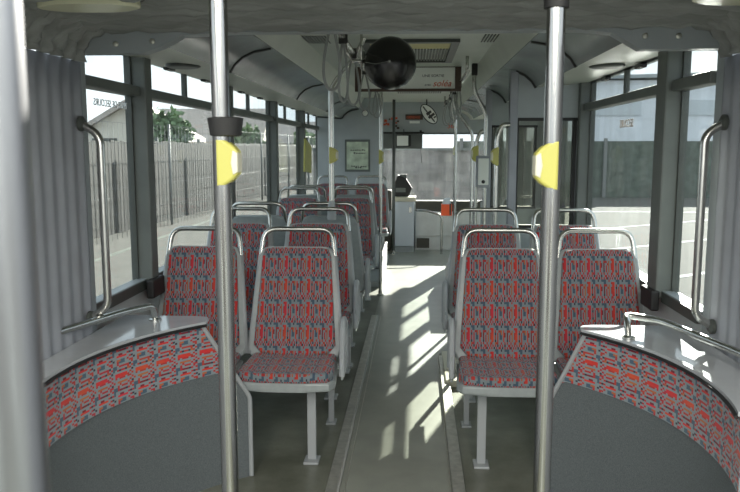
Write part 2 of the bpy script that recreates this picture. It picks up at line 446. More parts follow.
pillar(1, 3.28, 3.41, 'trim_6')
side_window(k, 1, 3.41, 4.94, z1=1.865); k += 1
pillar(1, 4.94, 5.14, 'trim_7')
side_window(k, 1, 6.70, 7.93); k += 1
pillar(1, 7.93, 8.05, 'trim_8')
side_window(k, 1, 8.05, 9.20); k += 1

# ceiling with coves
cv = [(1.24, 1.868), (0.87, 1.845), (0.845, 1.885), (0.80, 1.925), (0.74, 1.952), (0.65, 1.968), (0.64, 1.985), (0.575, 2.10)]
def ceil_profile():
    L = [(XC - r, z) for r, z in cv]; R = [(XC + r, z) for r, z in cv[::-1]]
    return L + R
pr_ = ceil_profile()
b = MB(); n_ = len(pr_)
poly = [(x, 2.86, z) for x, z in pr_] + [(1.24, 2.86, 2.30), (-1.44, 2.86, 2.30)]
b.prism(poly, (0, 8.1, 0))
struct(b.build('ceiling', 'ceiling_grey'), 'pale grey green bus ceiling with side coves')
def cove_panel(name, side, y0, y1, label):
    pts = cv[1:6]
    rows = []
    for y in (y0, y1): rows.append([(XC + side * r, y, z - 0.004) for r, z in pts] )
    b = MB(); pl = [(XC + side * r, y0, z - 0.005) for r, z in pts] + [(XC + side * (r - 0.0), y0, z + 0.004) for r, z in pts[::-1]]
    b.prism(pl, (0, y1 - y0, 0), smooth=True)
    return tag(b.build(name, 'cove_grey'), label, 'ceiling panel', 'curved ceiling cove panels')
ys_l = [2.90, 3.93, 6.13, 8.2, 9.88]; ys_r = [2.90, 3.76, 4.99, 6.60, 8.2, 10.3]
wl = ['nearest to the bellows', 'long dark one after the first seam', 'between the second and third seam', 'running up to the cab partition']
for i in range(4): cove_panel('cove_panel', -1, ys_l[i] + 0.008, ys_l[i + 1] - 0.008, 'glossy grey curved cove panel above the left windows, ' + wl[i])
wr = ['nearest to the bellows', 'just before the glass screen', 'over the middle door', 'behind the second door post', 'running to the front']
for i in range(5): cove_panel('cove_panel', 1, ys_r[i] + 0.008, ys_r[i + 1] - 0.008, 'glossy grey curved cove panel on the right side, ' + wr[i])
# black rubber seams between cove panels
for side, ys in ((-1, ys_l[1:4]), (1, [3.76, 8.2])):
    for q, y in enumerate(ys):
        pts = [(XC + side * r, y, z - 0.008) for r, z in cv[1:6]]
        o = MB().tube(pts, 0.008, seg=6).build('seam_strip', 'dark_seam')
        tag(o, 'black rubber seam curving across the %s cove, %s' % ('left' if side < 0 else 'right', ['first from the bellows', 'second from the bellows', 'third from the bellows'][q]), 'seam', 'rubber seams of the coves')

# front wall, windscreen
struct(MB().box(-1.36, 1.16, YF, YF + 0.08, 0, 0.70).box(-1.36, 1.16, YF, YF + 0.08, 1.665, 2.2).box(-1.36, -1.18, YF, YF + 0.08, 0.70, 1.665).box(0.98, 1.16, YF, YF + 0.08, 0.70, 1.665).build('wall_front', 'panel_grey'))
e = struct(empty('window_%d' % k)); k += 1
MB().box(-1.18, 0.98, YF + 0.03, YF + 0.038, 0.70, 1.665).build('glass', 'dusty_glass', e)
MB().box(-1.18, 0.98, YF - 0.01, YF + 0.05, 0.685, 0.70).box(-1.18, 0.98, YF - 0.01, YF + 0.05, 1.645, 1.665).build('window_frame', 'frame_dark', e)

# partitions --------------------------------------------------------
def cut_profile(xa, xb, zb):
    """points of the ceiling profile between xa and xb (ascending), for a panel top"""
    pts = []
    P = pr_
    def zt(x):
        for (x0, z0), (x1, z1) in zip(P, P[1:]):
            if x0 <= x <= x1: return z0 + (z1 - z0) * (x - x0) / max(1e-6, x1 - x0)
        return 1.87
    xs = [xa] + [x for x, z in P if xa < x < xb] + [xb]
    return [(x, zt(x) - 0.004) for x in xs]
# cab partition on the left
top = cut_profile(-1.295, -0.43, 0)
poly = [(x, 9.9, z) for x, z in top] + [(-0.43, 9.9, 0.0), (-1.295, 9.9, 0.0)]
struct(MB().prism(poly, (0, 0.04, 0)).build('wall_cab', 'panel_grey'), 'grey partition wall behind the driver cab')
sp_ = MB().tube([(x, 9.89, z - 0.008) for x, z in top[1:6]], 0.012, seg=6).tube([(-1.29, 9.89, top[0][1] - 0.006), (top[1][0], 9.89, top[1][1] - 0.008)], 0.010, seg=6)
tag(sp_.build('seam_strip', 'dark_seam'), 'black rubber seam where the cab partition meets the ceiling', 'seam')

# ------------------------------------------------------------------ aisle trims
ft = MB().box(-0.372, -0.322, 2.0, 6.35, 0.0, 0.016, 0.003).build('floor_trim', 'aluminium')
MB().box(-0.322, -0.314, 2.0, 6.35, 0.0, 0.018).build('bright_edge', 'road_white', ft)
MB().box(-0.294, -0.290, 2.0, 6.35, 0.004, 0.006).build('bead', 'aluminium', ft)
tag(ft, 'long worn aluminium floor strip along the left edge of the aisle', 'floor strip')
tag(MB().box(0.165, 0.218, 2.0, 5.06, 0.0, 0.030, 0.003).box(0.158, 0.163, 2.0, 5.06, 0.0, 0.008).build('floor_trim', 'aluminium'), 'long worn aluminium floor strip along the right edge of the aisle', 'floor strip')
tag(MB().prism([(0.19, 4.45, 0.0), (0.30, 4.45, 0.0), (0.30, 5.12, 0.0), (0.19, 5.12, 0.0)], (0, 0, 0.045), 0.006).build('sunlit_strip_end', 'cream_plastic'), 'short cream block imitating sunlight on the far end of the right floor strip', 'painted sunlight')  # sunlit end of the trim, its brightness put into the cream colour

# ------------------------------------------------------------------ seats
def make_seat(aisle_side, wing_on=True):
    """faces -Y, origin on the floor under the top of the backrest; aisle_side +1: aisle on +X"""
    root = empty('bus_seat')
    H = 0.545
    base = Vector((0, -0.150, 0.440)); upv = Vector((0, 0.135, 0.53)).normalized(); nf = Vector((0, -upv.z, upv.y))
    def bp(u, v, d=0): return base + Vector((u, 0, 0)) + upv * v + nf * d
    # shell
    ol = rrect(0.450, 0.362, H, 0.045)
    MB().prism([bp(u, v, -0.030) for u, v in ol], nf * 0.036, 0.010).build('backrest_shell', 'shell_grey', root)
    # upholstery
    pad = [(-0.165, 0.012), (-0.10, -0.004), (0.0, -0.010), (0.10, -0.004), (0.165, 0.012), (0.198, 0.05), (0.168, 0.485), (0.155, 0.516), (0.12, 0.522), (-0.12, 0.522), (-0.155, 0.516), (-0.168, 0.485), (-0.198, 0.05)]
    MB().prism([bp(u, v + 0.015, 0.004) for u, v in pad], nf * 0.028, 0.012, 3).uvs(lambda c: (c.x + 0.5, (c - base).dot(upv) + 0.5)).build('backrest', 'seat_fabric', root)
    # frame tube running up both sides and over as a handle
    hw0, hw1 = 0.226, 0.170
    pts = [bp(-hw0, 0.02, -0.012), bp(-0.183, 0.50, -0.012), bp(-hw1, 0.635, -0.014), bp(hw1, 0.635, -0.014), bp(0.183, 0.50, -0.012), bp(hw0, 0.02, -0.012)]
    P = path(pts[1:-1], 0.062)
    for a_, c_ in ((pts[0], pts[1]), (pts[-1], pts[-2])): MB().tube([a_, c_], 0.0135, seg=8).build('side_frame', 'leg_grey', root)
    MB().tube(P, 0.0125, seg=10).build('grab_rail', 'steel', root)
    # cushion shell and cushion
    co = []
    for u, y in [(-0.212, -0.14), (-0.229, -0.45), (-0.205, -0.492), (-0.10, -0.504), (0, -0.506), (0.10, -0.504), (0.205, -0.492), (0.229, -0.45), (0.212, -0.14)]: co.append((u, y))
    MB().prism([(u, y, 0.388) for u, y in co], (0, 0, 0.040), 0.010).build('seat_shell', 'shell_grey', root)
    ci = [(-0.202, -0.135), (-0.219, -0.44), (-0.20, -0.484), (-0.10, -0.497), (0, -0.499), (0.10, -0.497), (0.20, -0.484), (0.219, -0.44), (0.202, -0.135)]
    MB().prism([(u, y, 0.420) for u, y in ci], (0, 0, 0.048), 0.020, 4).uvs(lambda c: (c.x + 0.5, (c.y - c.z * 1.0) + 2.5)).build('seat', 'seat_fabric', root)
    # side wing: grey arched armrest
    s = aisle_side
    if not wing_on: return root, s
    xw = s * 0.243
    wing = [(xw, -0.12, 0.40), (xw, -0.10, 0.56), (xw, -0.14, 0.63), (xw, -0.20, 0.655), (xw, -0.25, 0.62), (xw, -0.27, 0.50), (xw, -0.30, 0.40)]
    MB().tube(wing, 0.014, 0.05, seg=8).build('armrest', 'leg_grey', root)
    MB().box(min(xw - 0.004, xw + 0.004), max(xw - 0.004, xw + 0.004), -0.29, -0.12, 0.38, 0.50).build('side_plate', 'shell_grey', root)
    return root, s
def add_legs(root, s):
    xf, xr = s * 0.105, s * 0.140
    MB().box(xf - 0.020, xf + 0.020, -0.335, -0.315, 0.0, 0.389, 0.003).box(xf - 0.035, xf + 0.035, -0.375, -0.285, 0.0, 0.012, 0.003).build('leg', 'leg_grey', root)
    MB().box(xr - 0.014, xr + 0.014, 0.160, 0.185, 0.0, 0.35, 0.003).box(xr - 0.026, xr + 0.026, 0.13, 0.215, 0.0, 0.010, 0.003).build('leg', 'leg_grey', root)
    MB().box(min(xr, xf) - 0.01, max(xr, xf) + 0.01, -0.32, 0.18, 0.35, 0.389, 0.003).build('leg_beam', 'leg_grey', root)
def add_bracket(root, s):
    # cantilever beam to the wall (away from the aisle)
    x0, x1 = sorted((-s * 0.02, -s * 0.226))
    for q in (-0.36, -0.16): MB().box(x0, x1, q, q + 0.05, 0.33, 0.389, 0.003).build('wall_bracket', 'leg_grey', root)
protos = {}
for s in (1, -1):
    for kind in ('aisle', 'window'):
        root, _ = make_seat(s, kind == 'aisle')
        (add_legs if kind == 'aisle' else add_bracket)(root, s)
        protos[(s, kind)] = root
used = set()
def seat(x, y, z, side, kind, away, label, group):
    # side: -1 seat on left of the bus (aisle on +X)
    s = 1 if side < 0 else -1
    if away: s = -s
    p = protos[(s, kind)]
    if (s, kind) in used: o = copy_tree(p)
    else: o = p; used.add((s, kind))
    o.location = (x, y, z); o.rotation_euler = (0, 0, PI if away else 0)
    o['label'] = label; o['category'] = 'seat'; o['group'] = group
    return o
G1 = 'red patterned bus seats'
seat(-0.578, 3.65, 0, -1, 'aisle', False, 'red and grey patterned aisle seat facing the camera, nearest one left of the aisle', G1)
seat(-1.045, 3.65, 0, -1, 'window', False, 'red and grey patterned window seat behind the left front pole, nearest the left windows', G1)
seat(-0.578, 4.45, 0.035, -1, 'aisle', False, 'red patterned aisle seat in the second row on the left of the aisle', G1)
seat(-1.050, 4.45, 0.035, -1, 'window', False, 'red patterned window seat in the second row on the left', G1)
seat(-0.570, 4.93, 0.035, -1, 'aisle', True, 'aisle seat turned away, grey shell back to back with the second left row', G1)
seat(-1.045, 4.93, 0.035, -1, 'window', True, 'window seat turned away, grey shell back to back with the second left row', G1)
seat(-0.580, 6.75, 0.035, -1, 'aisle', False, 'red patterned aisle seat in the fourth row on the left, facing the camera', G1)
seat(-1.055, 6.75, 0.035, -1, 'window', False, 'red patterned window seat in the fourth row on the left, facing the camera', G1)
seat(-0.590, 7.18, 0.035, -1, 'aisle', True, 'aisle seat turned away behind the fourth left row, only its rail and shell showing', G1)
seat(-1.050, 7.18, 0.035, -1, 'window', True, 'window seat turned away behind the fourth left row, only its rail showing', G1)
seat(-0.535, 9.00, 0.30 - 0.24, -1, 'aisle', False, 'farthest red patterned aisle seat, in front of the cab partition', G1)
seat(-0.995, 9.00, 0.30 - 0.24, -1, 'window', False, 'farthest red patterned window seat, in front of the cab partition', G1)
seat(0.415, 3.65, 0, 1, 'aisle', False, 'red and grey patterned aisle seat nearest on the right of the aisle', G1)
seat(0.872, 3.65, 0, 1, 'window', False, 'red and grey patterned window seat nearest on the right, right of the chrome pole', G1)
seat(0.415, 4.45, 0.035, 1, 'aisle', False, 'red patterned aisle seat in the second row on the right of the aisle', G1)
seat(0.872, 4.45, 0.035, 1, 'window', False, 'red patterned window seat in the second row on the right', G1)

# ------------------------------------------------------------------ wheel box left front, low box right
t = empty('wheel_box', (-0.35, 7.76, 0)); tag(t, 'low grey wheel box beside the aisle under the farthest left seats', 'wheel box')
MB().box(-0.94, 0.0, 0.0, 2.10, 0.0, 0.055, 0.004).build('platform', 'panel_grey', t)
MB().box(-0.02, 0.004, 0.0, 1.45, 0.055, 0.30, 0.004).build('side_panel', 'dash_white', t)
t = empty('wheel_box', (0.36, 6.9, 0)); tag(t, 'blue grey sloping wheel box right of the aisle beyond the glass screen', 'wheel box')
MB().prism([(-0.02, 0.0, 0.0), (-0.02, 0.0, 0.12), (0.12, 0.0, 0.52), (0.72, 0.0, 0.52), (0.72, 0.0, 0.0)], (0, 1.5, 0), 0.01).build('body', 'bellows_side', t)

# ------------------------------------------------------------------ glass screens at the middle door
def screen(Y, x0, name, label):
    t = empty(name, (0, 0, 0)); tag(t, label, 'partition')
    t.location = (0, Y, 0)
    top = cut_profile(x0, 1.095, 0)
    # upper panel
    up = [(x, 0, z) for x, z in top] + [(1.095, 0, 1.64), (x0, 0, 1.64)]
    MB().prism(up, (0, 0.035, 0)).build('upper_panel', 'panel_grey', t)
    MB().box(x0, 1.095, 0.0, 0.035, 0.01, 0.93).build('lower_panel', 'panel_grey', t)
    MB().box(x0 + 0.052, 1.045, 0.012, 0.020, 0.93, 1.64).build('glass', 'screen_glass', t)
    xs_ = [(XC + r, z) for r, z in cv[5:0:-1]]
    MB().tube([(x, -0.012, z - 0.010) for x, z in xs_ if x > x0 + 0.01], 0.009, seg=6).build('seam', 'dark_seam', t)
    f = MB().box(x0 + 0.052, 1.045, -0.006, 0.036, 1.625, 1.645).box(x0 + 0.052, 1.045, -0.006, 0.036, 0.925, 0.945).box(x0 + 0.050, x0 + 0.062, -0.006, 0.036, 0.94, 1.63).box(1.018, 1.04, -0.006, 0.036, 0.94, 1.63)
    f.build('gasket', 'rubber', t)
    MB().box(1.040, 1.095, 0.0, 0.035, 0.93, 1.64).build('edge_panel', 'bellows_side', t)
    zt_ = [z for x, z in cut_profile(x0, x0 + 0.052, 0)]
    MB().box(x0, x0 + 0.052, -0.02, 0.045, 0.0, min(zt_) - 0.002, 0.006).build('post', 'bellows_side', t)
    return t
t1 = screen(5.0, 0.606, 'door_screen', 'grey framed glass draught screen right of the aisle beside the middle door')
text('lettering', 'oliA', 0.05, (0.905, -0.001, 1.055), 'ink_grey', t1)
screen(6.62, 0.600, 'door_screen', 'farther grey post and glass screen on the far side of the middle door')

# middle door (structure)
def door(num, y0, y1, z1=1.86):
    e = struct(empty('door_%d' % num))
    for a, c in ((y0, (y0 + y1) / 2 - 0.005), ((y0 + y1) / 2 + 0.005, y1)):
        l = MB().box(1.10, 1.14, a, a + 0.05, 0.02, z1).box(1.10, 1.14, c - 0.05, c, 0.02, z1).box(1.10, 1.14, a, c, 0.02, 0.14).box(1.10, 1.14, a, c, z1 - 0.06, z1).build('door_leaf', 'frame_dark', e)
        MB().box(1.118, 1.124, a + 0.05, c - 0.05, 0.14, z1 - 0.06).build('glass', 'door_glass', l)
door(1, 5.15, 6.55); door(2, 9.31, 10.88)

# ------------------------------------------------------------------ articulation: ring frames, bellows, curved corner covers
ringo = []
inner = [(-1.268, 0.0), (-1.268, 1.800), (-1.02, 1.800), (-0.95, 1.822), (-0.87, 1.862), (-0.66, 1.872), (0.60, 1.868), (0.70, 1.858), (0.80, 1.800), (1.092, 1.800), (1.092, 0.0)]
outer = [(1.20, 0.0), (1.20, 2.28), (-1.40, 2.28), (-1.40, 0.0)]
b = MB(); b.prism([(x, 2.80, z) for x, z in inner] + [(x, 2.80, z) for x, z in outer], (0, 0.065, 0))
rg = tag(b.build('joint_frame', 'ring_grey'), 'grey arch frame where the pleated bellows meets the front half of the bus', 'frame')
for i, (x, z) in enumerate([(-1.117, 1.833), (-0.978, 1.842), (0.811, 1.846), (0.928, 1.845)]):
    MB().lathe([(0.010, 0), (0.010, -0.006), (0.005, -0.010)], (x, 2.80, z), 'Y', 12).build('screw', 'screw', rg)

def bell_path():
    pts = []
    xl, xr, zc, r = -1.262, 1.098, 1.898, 0.13
    for i in range(12): pts.append((xl, i / 12 * (zc - r)))
    for i in range(9):
        a = PI - i / 8 * PI / 2; pts.append((xl + r + r * math.cos(a), zc - r + r * math.sin(a)))
    for i in range(1, 40): pts.append((xl + r + (xr - xl - 2 * r) * i / 40, zc))
    for i in range(9):
        a = PI / 2 - i / 8 * PI / 2; pts.append((xr - r + r * math.cos(a), zc - r + r * math.sin(a)))
    for i in range(1, 13): pts.append((xr, (zc - r) * (1 - i / 12)))
    return pts
bpth = bell_path()
def bell(idx0, idx1, name, m, label, amp, y0=0.05, y1=2.80, waves=0.0):
    if waves: y0 = 1.35
    rows = []
    N = 300 if idx0 else 260
    for i in range(N + 1):
        y = y0 + (y1 - y0) * i / N
        row = []
        for j in range(idx0, idx1):
            x, z = bpth[j]
            jn = bpth[min(j + 1, len(bpth) - 1)]; jp = bpth[max(j - 1, 0)]
            t = Vector((jn[0] - jp[0], jn[1] - jp[1])).normalized(); nn = Vector((t.y, -t.x))    # inward normal
            ph = y / 0.085 * 2 * PI
            wob = waves * math.sin(j * 0.9 + 1.3 * math.sin(y * 9)) * 0.8
            d = amp * (math.sin(ph + wob) * 0.5 - 0.5) * -1
            d += waves * 0.006 * math.sin(j * 2.3 + y * 31)
            taper = 1
            p = Vector((x, z)) + nn * d * taper
            row.append((p.x, y, p.y))
        rows.append(row)
    mb = MB(); mb.grid(rows)
    o = mb.build(name, m)
    sm = o.modifiers.new('thick', 'SOLIDIFY'); sm.thickness = 0.003; sm.offset = 0
    return tag(o, label, 'bellows', 'bellows around the joint')
bell(0, 13, 'bellows_wall', 'bellows_side', 'vertically pleated blue grey bellows wall left of the camera', 0.006)
bell(12, len(bpth) - 12, 'bellows_roof', 'bellows_fabric', 'gathered dark grey fabric bellows roof across the top of the view', 0.026, waves=1.0)
bell(len(bpth) - 13, len(bpth), 'bellows_wall', 'bellows_side', 'vertically pleated blue grey bellows wall on the right edge of the view', 0.006)

# bellows lamps
for x, lb in ((-0.97, 'left'), (0.93, 'right')):
    t = empty('ceiling_lamp', (x, 2.24, 1.860)); tag(t, 'oval cream ceiling lamp at the top %s of the view under the bellows' % lb, 'lamp', 'oval lamps under the bellows')
    MB().prism([(0.155 * math.cos(a), 0.07 * math.sin(a), 0) for a in [2 * PI * i / 28 for i in range(28)]], (0, 0, 0.022), 0.006).build('diffuser', 'lamp_cream', t)
    MB().prism([(0.167 * math.cos(a), 0.08 * math.sin(a), 0.022) for a in [2 * PI * i / 28 for i in range(28)]], (0, 0, 0.03), 0.004).build('base_plate', 'rubber', t)

# curved covers of the turntable
def cover(side):
    cx, cy, R = -0.12, 2.28, 1.055
    lab = 'left' if side < 0 else 'right'
    t = empty('curved_bench_cover', (cx, cy, 0)); tag(t, 'curved grey side cover with patterned strip, pale shelf and rail, at the bottom %s' % lab, 'panel', 'curved covers flanking the joint')
    def at(a, r=R): return (side * r * math.sin(a), r * math.cos(a))
    A0, A1, A2 = math.radians(34.8 if side < 0 else 40), math.radians(46.6 if side < 0 else 49.6), math.radians(104)
    def ztop(a): return 0.717 if a >= A1 else 0.717 - (A1 - a) / (A1 - A0) * 0.35
    N = 44
    angs = [A0 + (A1 - A0) * i / 8 for i in range(8)] + [A1 + (A2 - A1) * i / (N - 8) for i in range(N - 7)]
    b = MB(); V = []
    for a in angs:
        x, y = at(a); x2, y2 = at(a, R + 0.028)
        V.append([b.bm.verts.new(q) for q in ((x, y, 0.0), (x, y, ztop(a)), (x2, y2, ztop(a)), (x2, y2, 0.0))])
    for i in range(len(V) - 1):
        for j in range(4):
            f = b.bm.faces.new((V[i][j], V[i][(j + 1) % 4], V[i + 1][(j + 1) % 4], V[i + 1][j])); f.smooth = j in (0, 2)
    b.bm.faces.new(V[0]); b.bm.faces.new(V[-1][::-1])
    b.build('panel', 'speckled_panel', t)
    # patterned fabric strip
    b = MB(); V = []
    st = [a for a in angs if a > A0 + math.radians(1.8)]
    uvl = b.bm.loops.layers.uv.new('UVMap'); data = {}
    for a in st:
        z1 = ztop(a) - 0.008; z0 = min(0.497, z1 - 0.005)
        row = []
        for (dr, z) in ((0.0, z0), (-0.007, z0 + 0.002), (-0.007, z1 - 0.002), (0.0, z1)):
            x, y = at(a, R + dr); v = b.bm.verts.new((x, y, z)); row.append(v); data[v] = (a * R, z)
        V.append(row)
    for i in range(len(V) - 1):
        for j in range(3):
            f = b.bm.faces.new((V[i][j], V[i][j + 1], V[i + 1][j + 1], V[i + 1][j])); f.smooth = (j == 1)
    b.bm.faces.new(V[0]); b.bm.faces.new(V[-1][::-1])
    for f in b.bm.faces:
        for lp in f.loops: lp[uvl].uv = (data[lp.vert][0] + 3, data[lp.vert][1] + 3)
    b.build('fabric_strip', 'strip_fabric', t)
    # bright metal edge down the sloping end
    e0 = at(A1, R - 0.004); e1 = at(A0, R - 0.004)
    MB().tube([(e0[0], e0[1], 0.717), (e1[0], e1[1], 0.367), (e1[0], e1[1], 0.004)], 0.010, 0.02, 8).build('edge_trim', 'leg_grey', t)
    # shelf: arc front, straight back
    yb = 0.825 if side < 0 else 0.765
    xw = side * (1.135 if side < 0 else 1.205)
    a_s = A1 - math.radians(0.5)
    arc = [at(a_s + (A2 - a_s) * i / 30, R - 0.02) for i in range(31)]
    end = arc[0]
    pl = arc + [(xw, arc[-1][1])] if abs(xw) > abs(arc[-1][0]) else arc
    tipx = end[0] + side * 0.02
    pl = pl + [(xw, yb), (tipx + side * 0.05, yb), (tipx, yb - 0.012), (tipx - side * 0.015, yb - 0.035)]
    MB().prism([(x, y, 0.721) for x, y in pl], (0, 0, 0.014), 0.003).build('shelf', 'laminate', t)
    rim = [at(a_s + (A2 - a_s) * i / 30, R - 0.024) for i in range(31)]
    MB().tube([(x, y, 0.720) for x, y in rim], 0.006, seg=8).build('rim', 'rubber', t)
    # grab rail on the shelf
    if side < 0: pts = [(-1.170, -0.02, 0.80), (-1.165, 0.20, 0.80), (-1.04, 0.60, 0.80), (-0.965, 0.72, 0.80), (-0.965, 0.735, 0.735)]
    else: pts = [(1.17, 0.0, 0.80), (1.16, 0.12, 0.80), (1.05, 0.58, 0.80), (0.945, 0.66, 0.80), (0.93, 0.58, 0.80), (0.93, 0.55, 0.735)]
    r_ = MB().tube(pts, 0.0135, 0.07, 10).build('grab_rail', 'steel', t)
    MB().lathe([(0.026, 0), (0.026, 0.008), (0.014, 0.012)], (pts[-1][0], pts[-1][1], 0.734), 'Z', 16).build('flange', 'steel', r_)
    return t
cover(-1); cover(1)

# ------------------------------------------------------------------ poles
def pole(x, y, z0, z1, r, label, collar=None, m='chrome', group=None):
    t = empty('grab_pole', (x, y, z0)); tag(t, label, 'pole', group)
    MB().tube([(0, 0, 0), (0, 0, z1 - z0)], r, seg=20).build('tube', m, t)
    if z0 < 0.1: MB().lathe([(r + 0.022, 0.0), (r + 0.022, 0.008), (r + 0.004, 0.016), (r + 0.004, 0.05)], (0, 0, 0), 'Z', 20).build('foot', 'steel', t)
    if collar: MB().lathe([(r + 0.001, collar[0] - z0), (r + 0.006, collar[0] - z0), (r + 0.006, collar[1] - z0), (r + 0.001, collar[1] - z0)], (0, 0, 0), 'Z', 20).build('collar', 'rubber', t)
    return t
pole(-0.390, 1.5, 0.0, 1.89, 0.018, 'chrome pole in front of the left seats carrying a yellow stop button')
pole(0.266, 1.5, 0.0, 1.89, 0.018, 'chrome pole in front of the right seats carrying a yellow stop button', (1.715, 1.75))
# closest pole, out of focus at the left edge
pole(-0.240, 0.42, 0.0, 1.89, 0.018, 'large blurred chrome pole filling the left edge of the view', m='satin_steel')

def stop_button(x, y, z, d, h, wdt, label, collar=False, prot=0.045):
    """yellow dome sticking out towards direction d (+1/-1 in X) from a pole"""
    t = empty('stop_button', (x, y, z)); tag(t, label, 'stop button', 'yellow stop buttons')
    prof = [(0.0, -h / 2), (0.010, -h / 2 - 0.004), (prot * 0.75, -h / 2 + 0.012), (prot, -h * 0.24), (prot, h * 0.24), (prot * 0.75, h / 2 - 0.012), (0.010, h / 2 + 0.004), (0.0, h / 2)]
    MB().prism([(d * (q - 0.018), -wdt / 2, zz) for q, zz in prof], (0, wdt, 0), 0.006, 3).build('housing', 'yellow_plastic', t)
    kk = [(d * (prot - 0.028), -wdt / 2 - 0.003, -h * 0.26), (d * (prot - 0.0175), -wdt / 2 - 0.003, -h * 0.20), (d * (prot - 0.0175), -wdt / 2 - 0.003, h * 0.20), (d * (prot - 0.028), -wdt / 2 - 0.003, h * 0.26), (d * (prot - 0.032), -wdt / 2 - 0.003, 0)]
    MB().prism(kk, (0, wdt + 0.006, 0), 0.003).build('push_face', 'cream_plastic', t)
    if collar: MB().lathe([(0.026, 0.052), (0.031, 0.054), (0.036, 0.088), (0.030, 0.090)], (0, 0, 0), 'Z', 20).build('collar', 'rubber', t)
    return t
stop_button(-0.381, 1.5, 1.421, 1, 0.094, 0.036, 'yellow stop button under a black collar on the left foreground pole', True)
stop_button(0.259, 1.5, 1.416, -1, 0.094, 0.036, 'yellow stop button with white face on the right foreground pole')

# middle poles
t = pole(-0.528, 4.705, 1.02, 1.82, 0.018, 'thin pole rising behind the second left row and bending to the ceiling', m='steel')
MB().lathe([(0.028, -0.02), (0.030, 0.0), (0.025, 0.06), (0.018, 0.10)], (0, 0, 0), 'Z', 16).build('socket', 'leg_grey', t)
MB().tube([(0, 0, 0.79), (0.03, -0.03, 0.84), (0.16, -0.14, 0.97), (0.22, -0.18, 1.075)], 0.013, 0.04, 10).build('bend', 'steel', t)
stop_button(-0.523, 4.705, 1.405, 1, 0.10, 0.04, 'small yellow stop button on the pole behind the second left row', prot=0.055)
pole(-0.340, 7.30, 0.0, 2.10, 0.017, 'thin grey pole at the left edge of the aisle beside the fourth row', m='steel')
stop_button(-0.340, 7.30, 1.365, 1, 0.13, 0.045, 'small yellow stop button on the pole at the left edge of the aisle', prot=0.05)
pole(-0.30, 10.25, 0.0, 2.095, 0.020, 'dark slim post beside the driver desk', m='frame_dark')
pole(0.470, 9.10, 0.0, 2.095, 0.018, 'slim steel pole right of the aisle near the front door')
stop_button(0.470, 9.10, 1.42, -1, 0.13, 0.05, 'tiny yellow stop button on the pole near the front door')
# bent handrails on the right
def bent(pts, label, r=0.0155, m='steel', clampz=True):
    t = empty('bent_rail', pts[0]); tag(t, label, 'handrail', 'bent rails right of the aisle')
    q = [Vector(p) - Vector(pts[0]) for p in pts]
    MB().tube(q, r, 0.06, 10).build('tube', m, t)
    if clampz: MB().box(-0.022, 0.022, -0.022, 0.022, -0.09, 0.0, 0.006).build('clamp', 'rubber', t)
    return t
bent([(0.45, 6.0, 2.10), (0.45, 6.0, 1.89), (0.545, 6.0, 1.72), (0.545, 6.0, 0.0)], 'bent steel rail dropping from a black ceiling clamp beside the ticket validator')
bent([(0.36, 7.6, 2.10), (0.37, 7.6, 1.86), (0.56, 7.6, 1.60), (0.56, 7.6, 0.67)], 'bent steel rail with a slanted middle standing beyond the ticket validator')
bent([(0.40, 8.6, 2.10), (0.40, 8.6, 1.90), (0.45, 8.6, 1.60), (0.45, 8.6, 0.0)], 'thin steel rail from a black clamp near the front door')
t = bent([(0.608, 4.975, 1.60), (0.56, 4.975, 1.60), (0.525, 4.975, 1.52), (0.520, 4.975, 0.0)], 'curved steel rail mounted on the post of the glass screen', 0.016, clampz=False)
stop_button(0.52, 4.975, 1.395, -1, 0.115, 0.045, 'small yellow stop button on the curved rail at the glass screen', prot=0.05)
t = bent([(0.600, 6.58, 1.60), (0.55, 6.58, 1.59), (0.52, 6.58, 1.50), (0.520, 6.58, 0.0)], 'curved steel rail mounted on the farther door post', 0.016, clampz=False)
stop_button(0.52, 6.58, 1.40, -1, 0.14, 0.05, 'small yellow stop button on the curved rail of the farther door post', prot=0.06)
# validator
t = empty('ticket_validator', (0.523, 5.93, 1.145)); tag(t, 'pale grey box shaped ticket validator with a black round slot on the bent rail', 'ticket validator')
MB().box(-0.052, 0.052, -0.045, 0.045, 0, 0.245, 0.008).build('body', 'bellows_side', t)
MB().box(-0.040, 0.040, -0.050, -0.043, 0.02, 0.225, 0.003).build('face_plate', 'sign_white', t)
MB().lathe([(0.014, -0.048), (0.014, -0.058), (0.008, -0.060)], (0.0, 0, 0.045), 'Y', 16).build('knob', 'rubber', t)
# wall handrails by the joint
def wall_rail(side):
    X0, X1 = (-1.252, -1.176) if side < 0 else (1.094, 1.024)
    t = empty('handrail', (X0, 2.76, 0.80)); tag(t, 'tall bowed steel handrail beside the %s window at the bellows' % ('left' if side < 0 else 'right'), 'handrail', 'tall rails at the bellows')
    d = X1 - X0
    MB().tube([(0, 0, 0.0), (d, 0, 0.04), (d, 0, 0.70), (0, 0, 0.74)], 0.015, 0.10, 12).build('tube', 'steel', t)
    for zz in (0.0, 0.74): MB().lathe([(0.028, 0), (0.028, -side * 0.012), (0.016, -side * 0.02)], (0, 0, zz), 'X', 16).build('bracket', 'frame_dark', t)
wall_rail(-1); wall_rail(1)

